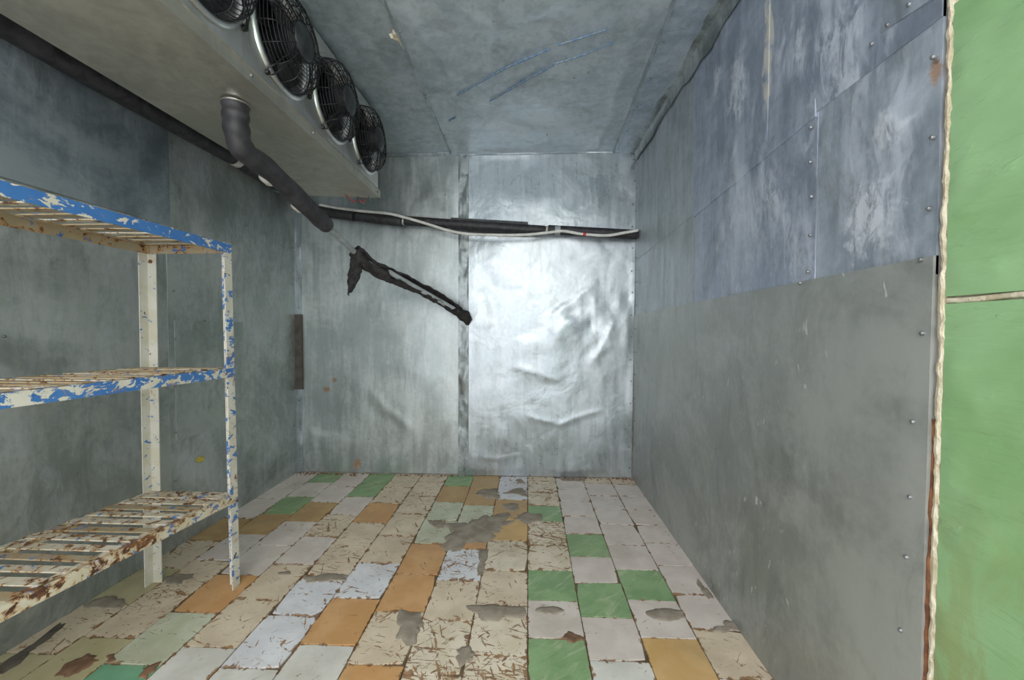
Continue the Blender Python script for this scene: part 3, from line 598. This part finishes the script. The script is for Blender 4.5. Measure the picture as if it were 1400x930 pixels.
c = sum(P, Vector())/len(P); k = len(P); P = [c+(p-c)*0.7 for p in P]
mesh('sealant_blob', [(p.x, p.y, ZC-0.008) for p in P] + [(*(c+(p-c)*0.7).xy, ZC-0.026) for p in P], [tuple(range(2*k-1, k-1, -1))] + [(i, (i+1) % k, k+(i+1) % k, k+i) for i in range(k)], 'plaster', ce, None, c)
def chalk(pp, w=0.007):
    P = [at(u, v, Z=ZC-0.022) for u, v in pp]; P = [P[0].lerp(P[1], i/24) for i in range(25)] if len(P) == 2 else spline(P, 8)
    MB().tube(P, [w*(0.7+0.8*abs(float(fbm(np.array(i*0.5), np.array(w*1000))))) for i in range(len(P))], 6).build('chalk_line', 'chalk', ce)
chalk([(625, 130), (690, 94), (752, 67)]); chalk([(762, 62), (800, 50), (830, 40)], 0.005); chalk([(670, 138), (715, 112), (757, 89)]); chalk([(760, 87), (800, 74), (838, 58)], 0.005); chalk([(614, 165), (623, 160)], 0.006)

# ================================================================ AIR COOLER
XF, XB, ZB, ZT, YN, YE = -0.937, -1.40, 1.950, 2.446, 0.87, 2.50
ev = empty('air_cooler', ((XF+XB)/2, (YN+YE)/2, ZB))
tag(ev, 'long aluminium ceiling air cooler with a row of four black fans', 'air cooler')
m = MB()
# shell: top, ends, fan face (with round holes left to the fans), back coil behind
m.box((XB, YN, ZT-0.004), (XF, YE, ZT)); m.box((XB, YN, ZB+0.03), (XF, YN+0.004, ZT)); m.box((XB, YE-0.004, ZB+0.03), (XF, YE, ZT))
m.build('casing', 'aluminium', ev)
FC = [1.138, 1.528, 1.918, 2.306]; FZ, FR = 2.218, 0.168
m = MB()
for i, fy in enumerate(FC):      # face plate: square cell with a round opening around each fan
    y0 = YN if i == 0 else (FC[i-1]+fy)/2; y1 = YE if i == 3 else (fy+FC[i+1])/2
    k = 48; ring = []; outer = []
    for a in range(k):
        w = 2*math.pi*a/k; cy, cz = math.cos(w), math.sin(w); ring.append((XF, fy+FR*cy, FZ+FR*cz))
        ty = ((y1-fy) if cy > 0 else (fy-y0))/max(abs(cy), 1e-6); tz = ((ZT-FZ) if cz > 0 else (FZ-ZB-0.03))/max(abs(cz), 1e-6); t = min(ty, tz)
        outer.append((XF, fy+t*cy, FZ+t*cz))
    for cyc, czc in ((y0, ZB+0.03), (y1, ZB+0.03), (y0, ZT), (y1, ZT)):   # snap nearest to the corners
        b = min(range(k), key=lambda q: (outer[q][1]-cyc)**2+(outer[q][2]-czc)**2); outer[b] = (XF, cyc, czc)
    inn = [(XF-0.003, y, z) for _, y, z in ring]
    m.add(ring+outer+inn, [(a, (a+1) % k, k+(a+1) % k, k+a) for a in range(k)] + [(a, 2*k+a, 2*k+(a+1) % k, (a+1) % k) for a in range(k)])
m.build('face_plate', 'aluminium', ev)
MB().box((XB+0.01, YN+0.02, ZB+0.04), (XB+0.22, YE-0.02, ZT-0.01)).build('coil', 'dark_fin', ev)
m = MB()   # drip tray: folded sheet, front lip and a slight fall to the rear
zb2 = ZB+0.022
m.add([(XB-0.02, YN-0.01, zb2), (XF+0.010, YN-0.01, ZB), (XF+0.010, YE+0.012, ZB), (XB-0.02, YE+0.012, zb2)], [(0, 3, 2, 1)])
m.prism([(YN-0.01, ZB), (YE+0.012, ZB), (YE+0.012, ZB+0.042), (YN-0.01, ZB+0.042)], 0, XF+0.006, XF+0.010)
m.prism([(YN-0.01, zb2), (YE+0.012, zb2), (YE+0.012, zb2+0.042), (YN-0.01, zb2+0.042)], 0, XB-0.02, XB-0.016)
m.prism([(XB-0.02, zb2), (XF+0.010, ZB), (XF+0.010, ZB+0.042), (XB-0.02, zb2+0.042)], 1, YE+0.008, YE+0.012)
m.prism([(XB-0.02, zb2), (XF+0.010, ZB), (XF+0.010, ZB+0.042), (XB-0.02, zb2+0.042)], 1, YN-0.01, YN-0.006)
m.build('drip_tray', 'tray', ev)
MB().box((XF, YN, ZB+0.042), (XF+0.009, YE, ZB+0.048)).build('seal_strip', simple('seal_tan', (0.24, 0.19, 0.13), (0.40, 0.34, 0.25), 25, 0.8), ev)
m = MB()
for y in (0.93, 1.33, 1.72, 2.11, 2.46): m.lathe([(0.007, 0), (0.007, 0.003), (0.004, 0.006)], (XF+0.010, y, ZB+0.022), 0, 8)
o = m.build('tray_screws', 'screw', ev); o['kind'] = 'stuff'
for y in (1.05, 2.3):
    for x in (XB+0.06, XF-0.06): MB().box((x-0.02, y-0.02, ZT), (x+0.02, y+0.02, ZC-0.004)).build('hanger_foot', 'screw', ev)

def fan(fy):
    c = (XF, fy, FZ)
    f = MB().lathe([(FR-0.012, -0.05), (FR-0.006, -0.02), (FR, 0.0), (FR+0.005, 0.012), (FR+0.012, 0.014), (FR+0.020, 0.010), (FR+0.023, 0.001)], c, 0, 56, False).build('fan', 'ring', ev, c)
    f['label'] = 'bright nozzle ring of the fan'
    MB().lathe([(FR-0.010, -0.05), (FR-0.010, -0.10), (0.02, -0.105)], c, 0, 40, True).build('fan_shroud', 'black_plastic', f, c)
    # motor standing out through the guard
    MB().lathe([(0.050, -0.07), (0.056, -0.06), (0.056, 0.020), (0.066, 0.026), (0.066, 0.078), (0.060, 0.088), (0.020, 0.091)], c, 0, 28).build('motor', 'motor', f, c)
    for b in range(5):
        w0 = 2*math.pi*b/5 + 0.3; V = []
        for i in range(6):
            r = 0.05 + (FR-0.016-0.05)*i/5; sw = 0.30*(i/5)**1.3; hw = 0.26+0.05*i/5
            for s_ in (-1, -0.3, 0.4, 1):
                w = w0 + sw + s_*hw; x = -0.03 + 0.026*s_*(1.15-0.4*i/5) - 0.006*s_*s_
                V.append((XF+x, fy+r*math.cos(w), FZ+r*math.sin(w)))
        fc = [(4*i+j, 4*i+j+1, 4*i+j+5, 4*i+j+4) for i in range(5) for j in range(3)]
        V2 = V + [(x-0.003, y, z) for x, y, z in V]; nn = len(V)
        bd = [0, 1, 2, 3, 7, 11, 15, 19, 23, 22, 21, 20, 16, 12, 8, 4]
        fc2 = fc + [tuple(nn+q for q in a[::-1]) for a in fc] + [(bd[i], nn+bd[i], nn+bd[(i+1) % 16], bd[(i+1) % 16]) for i in range(16)]
        mesh('blade', V2, fc2, 'black_plastic', f, True, c)
    # wire guard: rings along a drum profile plus bent ribs
    g = MB(); k = 40
    prof = [(FR+0.002, 0.010), (FR+0.001, 0.022), (FR-0.001, 0.034), (FR-0.004, 0.046), (FR-0.010, 0.058), (FR-0.020, 0.067), (FR-0.033, 0.073), (FR-0.047, 0.076), (FR-0.061, 0.078), (FR-0.075, 0.079), (FR-0.089, 0.080), (FR-0.103, 0.080), (0.068, 0.080)]
    for r, x in prof:
        rr_ = 0.0030 if (r, x) in (prof[0], prof[-1]) else 0.0017
        g.tube([(XF+x, fy+r*math.cos(2*math.pi*i/k), FZ+r*math.sin(2*math.pi*i/k)) for i in range(k)], rr_, 5, False, True)
    for a in range(16):
        w = 2*math.pi*(a+0.5)/16
        g.tube([(XF+x+0.002, fy+r*math.cos(w), FZ+r*math.sin(w)) for r, x in prof], 0.0021, 5)
    g.build('guard', 'wire_black', f, c)
    for a in range(4):            # clips that hold the guard to the face plate
        w = math.radians(45+90*a)+0.25; cy, cz = math.cos(w), math.sin(w); ty, tz = -cz, cy
        q = lambda r, t, x: (XF+x, fy+r*cy+t*ty, FZ+r*cz+t*tz)
        m = MB()
        m.tube([q(0.064, -0.012, 0.07), q(0.10, -0.012, 0.066), q(0.12, -0.012, 0.05), q(FR+0.01, -0.012, 0.03), q(FR+0.030, -0.012, 0.012), q(FR+0.042, 0, 0.008), q(FR+0.030, 0.012, 0.012), q(FR+0.01, 0.012, 0.03), q(0.12, 0.012, 0.05), q(0.10, 0.012, 0.066), q(0.064, 0.012, 0.07)], 0.0028, 6)
        m.lathe([(0.010, 0.0), (0.010, 0.008), (0.006, 0.012)], q(FR+0.034, 0, 0), 0, 10)
        m.build('guard_clip', 'wire_black', f, c)
for fy in FC: fan(fy)

# loose wires at the far end of the cooler
o = MB().tube(spline([(-1.125, YE-0.05, ZB+0.004), (-1.110, YE-0.02, ZB-0.012), (-1.085, YE-0.01, ZB-0.028), (-1.055, YE-0.02, ZB-0.02), (-1.025, YE-0.015, ZB-0.034), (-1.005, YE-0.03, ZB-0.01)], 8), 0.003, 6).build('red_wire', 'wire_red', None, (-1.055, YE, ZB-0.03))
tag(o, 'thin red wire hanging below the far end of the air cooler', 'wire')
o = MB().tube(spline([(-1.055, YE-0.03, ZB), (-1.045, YE-0.015, ZB-0.04), (-1.015, YE-0.01, ZB-0.055), (-0.985, YE-0.015, ZB-0.035), (-0.985, YE-0.03, ZB)], 8), 0.0028, 6).build('dark_wire', 'wire_dark', None, (-1.015, YE, ZB-0.05))
tag(o, 'dark green wire loop beside the red wire under the air cooler', 'wire')

# ================================================================ PIPES
# insulated refrigerant pipe along the left wall
PXL, PZ = -1.738, 2.135
pl = empty('insulated_pipe', (PXL, 1.2, PZ)); tag(pl, 'thick black foam-insulated pipe along the left wall behind the air cooler', 'pipe')
yy = np.linspace(-0.4, 2.32, 40)
MB().tube([(PXL, y, PZ+0.004*math.sin(y*3)) for y in yy], 0.046, 16).build('foam_sleeve', 'foam', pl)
MB().tube([(PXL, 2.32, PZ), (PXL, 2.37, PZ)], 0.0445, 16).build('tape_band', 'tape', pl)
MB().tube([(PXL, 2.37, PZ), (PXL, 2.6, PZ-0.006), (PXL, 2.74, PZ-0.012)], [0.046, 0.047, 0.044], 16).build('foam_sleeve', 'foam', pl)
MB().tube([(PXL, 2.735, PZ-0.012), (PXL, 2.765, PZ-0.014)], 0.047, 16).build('hose_clamp', 'clamp_green', pl)
zl = at(431, 289, Y=2.985)
MB().tube(spline([(PXL, 2.76, PZ-0.014), (PXL, 2.90, PZ-0.03), (PXL+0.02, 2.965, PZ-0.05), (PXL+0.08, 2.985, PZ-0.075), (zl.x, 2.985, zl.z)], 8), 0.04, 14).build('elbow_sleeve', 'foam', pl)
for y in (0.9, 1.9): MB().box((PXL-0.042, y, PZ-0.006), (PXL, y+0.03, PZ+0.006)).build('wall_bracket', 'screw', pl)
# insulated pipe along the back wall, in lengths
pb = empty('insulated_pipe', (0, 3.01, 1.93)); tag(pb, 'black foam-insulated pipe running across the back wall, slightly falling to the right', 'pipe')
def bp(u, v): return at(u, v, Y=2.985)
def sleeve(a, b, r, n=10, mat='foam'):
    A, B = bp(*a), bp(*b); P = [A.lerp(B, i/n) for i in range(n+1)]
    P = [A] + [A.lerp(B, 0.01)] + P[1:-1] + [A.lerp(B, 0.99)] + [B]
    return MB().tube(P, [r*0.82] + [r]*(len(P)-2) + [r*0.82], 16).build('foam_sleeve', mat, pb)
sleeve((436, 289), (484, 295), 0.039); sleeve((485, 295), (550, 303), 0.039); sleeve((553, 302), (746, 315), 0.033); sleeve((749, 314), (872, 321), 0.034)
MB().tube([bp(436, 289), bp(874, 321.5)], 0.015, 10).build('copper_core', simple('copper_pipe', (0.35, 0.22, 0.14), (0.5, 0.34, 0.22), 20, 0.4, 0.9), pb)
A = [at(u, v, Y=3.032) for u, v in ((617, 298), (722, 304), (722, 323), (617, 318))]
mesh('foam_sheet', [tuple(p) for p in A] + [(p.x, p.y-0.012, p.z) for p in A], [(4, 7, 6, 5), (0, 1, 2, 3), (0, 4, 5, 1), (1, 5, 6, 2), (2, 6, 7, 3), (3, 7, 4, 0)], 'foam_sheet', pb)
for u, v, r, mt in ((484, 295, 0.041, 'foam'), (552, 302.5, 0.028, 'tape'), (747.5, 314.5, 0.03, 'tape'), (762, 315, 0.036, 'grey_pvc')):
    A = bp(u, v); MB().tube([A-Vector((0.006 if mt != 'grey_pvc' else 0.02, 0, 0)), A+Vector((0.006 if mt != 'grey_pvc' else 0.02, 0, -0.002))], r, 16).build('tie_band', mt, pb)

# white cable tied along the back pipe
cb = empty('cable', (0, 2.96, 1.9)); tag(cb, 'white cable looping loosely in front of the black pipe on the back wall', 'cable')
pts = [(u, v, 2.93) for u, v in ((437, 280), (460, 284), (490, 288), (530, 292), (552, 297), (580, 305), (612, 315), (640, 320), (680, 321.5), (720, 321), (750, 318), (770, 316), (795, 320), (830, 322), (855, 318), (872, 315))]
sp = spline([at(u, v, Y=y) for u, v, y in pts], 6)
MB().tube(sp, 0.0105, 10).build('cable_sheath', 'cable_white', cb)
A, B = at(797, 320, Y=2.93), at(801, 320.5, Y=2.93); MB().tube([A, B], 0.0125, 10).build('cable_tape', 'wire_red', cb)
A = at(763, 316, Y=2.932); MB().tube([A-Vector((0.014, 0, 0)), A+Vector((0.014, 0, 0))], 0.0135, 10).build('cable_clip', 'cable_white', cb)

# drain line from the drip tray to the back wall
OX, OY = at(322, 142, Z=ZB).xy
dr = empty('drain_pipe', (OX, OY, ZB)); tag(dr, 'drain pipe in black foam dropping from the air cooler tray to the back wall', 'pipe')
kink = at(487, 347, Y=2.45); endp = at(637, 432, Y=3.045); elb = at(322, 190, Y=OY+0.012)
d1 = (kink-elb)
P = spline([(OX, OY, ZB-0.002), (OX, OY, ZB-0.04), (OX, OY+0.004, elb.z+0.03), elb+Vector((0.002, 0.04, -0.026)), elb.lerp(kink, 0.2)+Vector((0, 0, 0.004)), elb.lerp(kink, 0.5), elb.lerp(kink, 0.64)], 8)
nP = len(P); R = [0.044 - 0.002*min(1, i/20) + 0.002*math.sin(i*0.9) for i in range(nP)]
tip = elb.lerp(kink, 0.64); dn = d1.normalized()
P += [tip+dn*0.012, tip+dn*0.022, tip+dn*0.028]; R += [0.038, 0.029, 0.018]
MB().tube(P, R, 18).build('foam_sleeve', 'foam_grey', dr)
MB().tube([(OX, OY, ZB-0.006), (OX, OY, ZB-0.001)], 0.0465, 20).build('outlet_flange', 'ring', dr)
MB().tube([elb.lerp(kink, 0.56), kink], 0.0165, 14).build('plastic_pipe', 'grey_pvc', dr)
for t in (0.22, 0.44):      # pale torn scraps of tape on the underside
    A = elb.lerp(kink, t)+Vector((-0.030, 0, -0.012)); MB().tube([A-dn*0.05, A-dn*0.02, A+dn*0.02, A+dn*0.05], [0.004, 0.024, 0.024, 0.004], 10).build('tape_scrap', 'tape', dr)
MB().tube([kink-dn*0.01, kink.lerp(endp, 0.5), endp], 0.018, 12).build('plastic_pipe', 'grey_pvc', dr)
# ragged insulation on the last run: an open half-torn sleeve
mids = [kink+Vector((-0.012, -0.005, 0.022)), at(510, 366, Y=2.53), at(560, 388, Y=2.72), at(600, 408, Y=2.89), endp+Vector((0, 0, -0.006))]
P = spline(mids, 12); npt = len(P)
V = []; F_ = []; sm = []
L = 18
for i, p in enumerate(P):
    t = (P[min(i+1, npt-1)]-P[max(i-1, 0)]).normalized(); a = Vector((0, 0, 1)); a = (a-t*a.dot(t)).normalized(); b = t.cross(a)
    fr = i/(npt-1)
    op = 0.15 if fr < 0.34 else (0.9 + 0.5*float(fbm(np.array(i*0.5), np.array(4.), 2)) if fr < 0.86 else 0.12)     # half-angle of the tear, radians
    base = 0.046-0.010*fr + 0.012*float(fbm(np.array(i*0.35), np.array(11.), 3))
    for k in range(L):
        w = op + (2*math.pi-2*op)*k/(L-1) + 0.9        # the tear faces the camera side
        r = base*(1+0.25*float(fbm(np.array(i*0.6), np.array(k*0.7), 2)))
        V.append(p + (a*math.cos(w+0.35)+b*math.sin(w+0.35))*r)
m0 = len(V); V2 = []
for i, p in enumerate(P):
    for k in range(L): V2.append(p + (V[i*L+k]-p)*0.72)
for i in range(npt-1):
    for k in range(L-1):
        F_.append((i*L+k, i*L+k+1, (i+1)*L+k+1, (i+1)*L+k)); F_.append((m0+i*L+k, m0+(i+1)*L+k, m0+(i+1)*L+k+1, m0+i*L+k+1))
    F_.append((i*L, (i+1)*L, m0+(i+1)*L, m0+i*L)); F_.append((i*L+L-1, m0+i*L+L-1, m0+(i+1)*L+L-1, (i+1)*L+L-1))
for i in (0, npt-1): F_ += [(i*L+k, m0+i*L+k, m0+i*L+k+1, i*L+k+1) for k in range(L-1)]
mesh('torn_sleeve', V+V2, F_, 'foam_torn', dr, True)
# rag of foam hanging from the bend
hang = [at(487, 342, Y=2.44), at(486, 352, Y=2.435), at(484, 368, Y=2.43), at(481, 385, Y=2.43), at(477, 402, Y=2.43)]
P = spline(hang, 6); w = [0.036, 0.040, 0.040, 0.034, 0.006]
V = []
for i, p in enumerate(P):
    ww = np.interp(i/(len(P)-1)*4, range(5), w)*(1+0.3*float(fbm(np.array(i*0.8), np.array(2.))))
    for s_ in np.linspace(-1, 1, 7): V.append((p.x+ww*s_, p.y-0.03*(1-s_*s_)+0.012, p.z+0.010*s_))
k = len(P); nn = len(V); V += [(x, y+0.012, z) for x, y, z in V]
F_ = [(7*i+j, 7*i+j+1, 7*i+j+8, 7*i+j+7) for i in range(k-1) for j in range(6)]; F_ += [tuple(nn+q for q in f[::-1]) for f in F_]
F_ += [(7*i, 7*i+7, nn+7*i+7, nn+7*i) for i in range(k-1)] + [(7*i+6, nn+7*i+6, nn+7*i+13, 7*i+13) for i in range(k-1)]
mesh('hanging_foam', V, F_, 'foam_torn', dr, True)
# plug of foam where the pipe enters the seam
MB().tube([endp+Vector((-0.05, -0.05, 0.03)), endp+Vector((-0.01, -0.01, 0.0)), endp+Vector((0.012, 0.004, -0.035)), endp+Vector((0.01, 0.005, -0.07))], [0.03, 0.043, 0.034, 0.010], 12, True, False, lambda i, k: 1+0.35*float(fbm(np.array(i*1.3), np.array(k*1.1)))).build('wall_plug', 'foam_torn', dr)

# ================================================================ SHELF RACK
LEAN = -0.018       # the front uprights lean towards the wall
SX1, SX0, SY1, SY0, ST = -1.260, -1.655, 1.695, 0.12, 1.492
rk = empty('storage_rack', ((SX0+SX1)/2, (SY0+SY1)/2, 0)); tag(rk, 'three-tier slatted steel rack with peeling white and blue paint by the left wall', 'rack')
TH, FL = 0.004, 0.042
def post(x, y, dx, dy, mat):
    """angle-iron upright; flanges run from the outer corner (x,y) in directions dx, dy"""
    poly = [(x, y), (x+dx*FL, y), (x+dx*FL, y+dy*TH), (x+dx*TH, y+dy*TH), (x+dx*TH, y+dy*FL), (x, y+dy*FL)]
    if dx*dy < 0: poly = poly[::-1]
    m = MB().prism(poly, 2, 0.002, ST)
    if x == SX1: m.v = [(a+LEAN*c/ST, b, c) for a, b, c in m.v]
    return m.build('post', mat, rk, (x, y, 0))
post(SX1, SY1, -1, -1, 'p_post'); post(SX0, SY1, 1, -1, 'p_white'); post(SX1, SY0, -1, 1, 'p_post'); post(SX0, SY0, 1, 1, 'p_white')
RISE = {0: 0.045, 1: 0.012, 2: -0.004}         # near-end height offset standing in for lens barrel distortion, not a real slope
def tier(zt, idx, fm, sm_, em):
    RH = 0.038; SX1 = globals()['SX1'] + LEAN*zt/ST
    def zz(y): return zt + RISE[idx]*(SY1-y)/(SY1-0.9)
    def longrail(x, dx, mat):
        y0, y1 = SY0+0.004, SY1-0.004; m = MB()
        for (xa, xb, lo, hi) in ((x, x+dx*TH, -RH, 0), (x+dx*TH, x+dx*FL*0.8, -TH, 0)):
            xs = sorted((xa, xb)); V = [(xx, yy_, zz(yy_)+h_) for xx in xs for yy_ in (y0, y1) for h_ in (lo, hi)]
            m.add(V, [(0, 1, 3, 2), (4, 6, 7, 5), (0, 4, 5, 1), (2, 3, 7, 6), (0, 2, 6, 4), (1, 5, 7, 3)])
        return m.build('rail', mat, rk)
    longrail(SX1+0.004, -1, fm); longrail(SX0+0.005, 1, em)
    for y, s_ in ((SY1-0.005, -1), (SY0+0.005, 1)):
        m = MB(); z = zz(y); ya, yb = sorted((y, y+s_*TH)); m.box((SX0+0.006, ya, z-RH), (SX1-0.004, yb, z)); ya, yb = sorted((y+s_*TH, y+s_*FL*0.8)); m.box((SX0+0.006, ya, z-TH), (SX1-0.004, yb, z))
        m.build('end_rail', em, rk)
    y = SY1-0.075; i = 0
    while y > SY0+0.06:
        z = zz(y)+0.001; tw = random.uniform(-0.004, 0.004); zt_ = random.uniform(-0.0015, 0.0015); w = 0.0148+random.uniform(-0.001, 0.002)
        a, b = SX0+0.012, SX1-0.006
        V = [(a, y-w+tw, z), (b, y-w-tw, z+zt_), (b, y+w-tw, z+zt_), (a, y+w+tw, z)]; V += [(x_, y_, z_+0.004) for x_, y_, z_ in V]
        mesh('slat', V, [(3, 2, 1, 0), (4, 5, 6, 7), (0, 1, 5, 4), (1, 2, 6, 5), (2, 3, 7, 6), (3, 0, 4, 7)], sm_[i % len(sm_)], rk, None, ((a+b)/2, y, z))
        y -= 0.0625; i += 1
tier(1.488, 2, 'p_blue', ['p_slat_tan', 'p_slat_tan', 'p_slat'], 'p_slat_tan')
tier(0.957, 1, 'p_blue_half', ['p_slat_tan', 'p_slat', 'p_slat_tan'], 'p_white')
tier(0.412, 0, 'p_rust', ['p_slat', 'p_slat', 'p_slat_tan'], 'p_rust')
MB().lathe([(0.008, 0.0), (0.008, -0.004), (0.005, -0.007)], (SX0+0.02, SY1-0.005, ST-0.075), 1, 10).build('bolt', 'rust', rk)
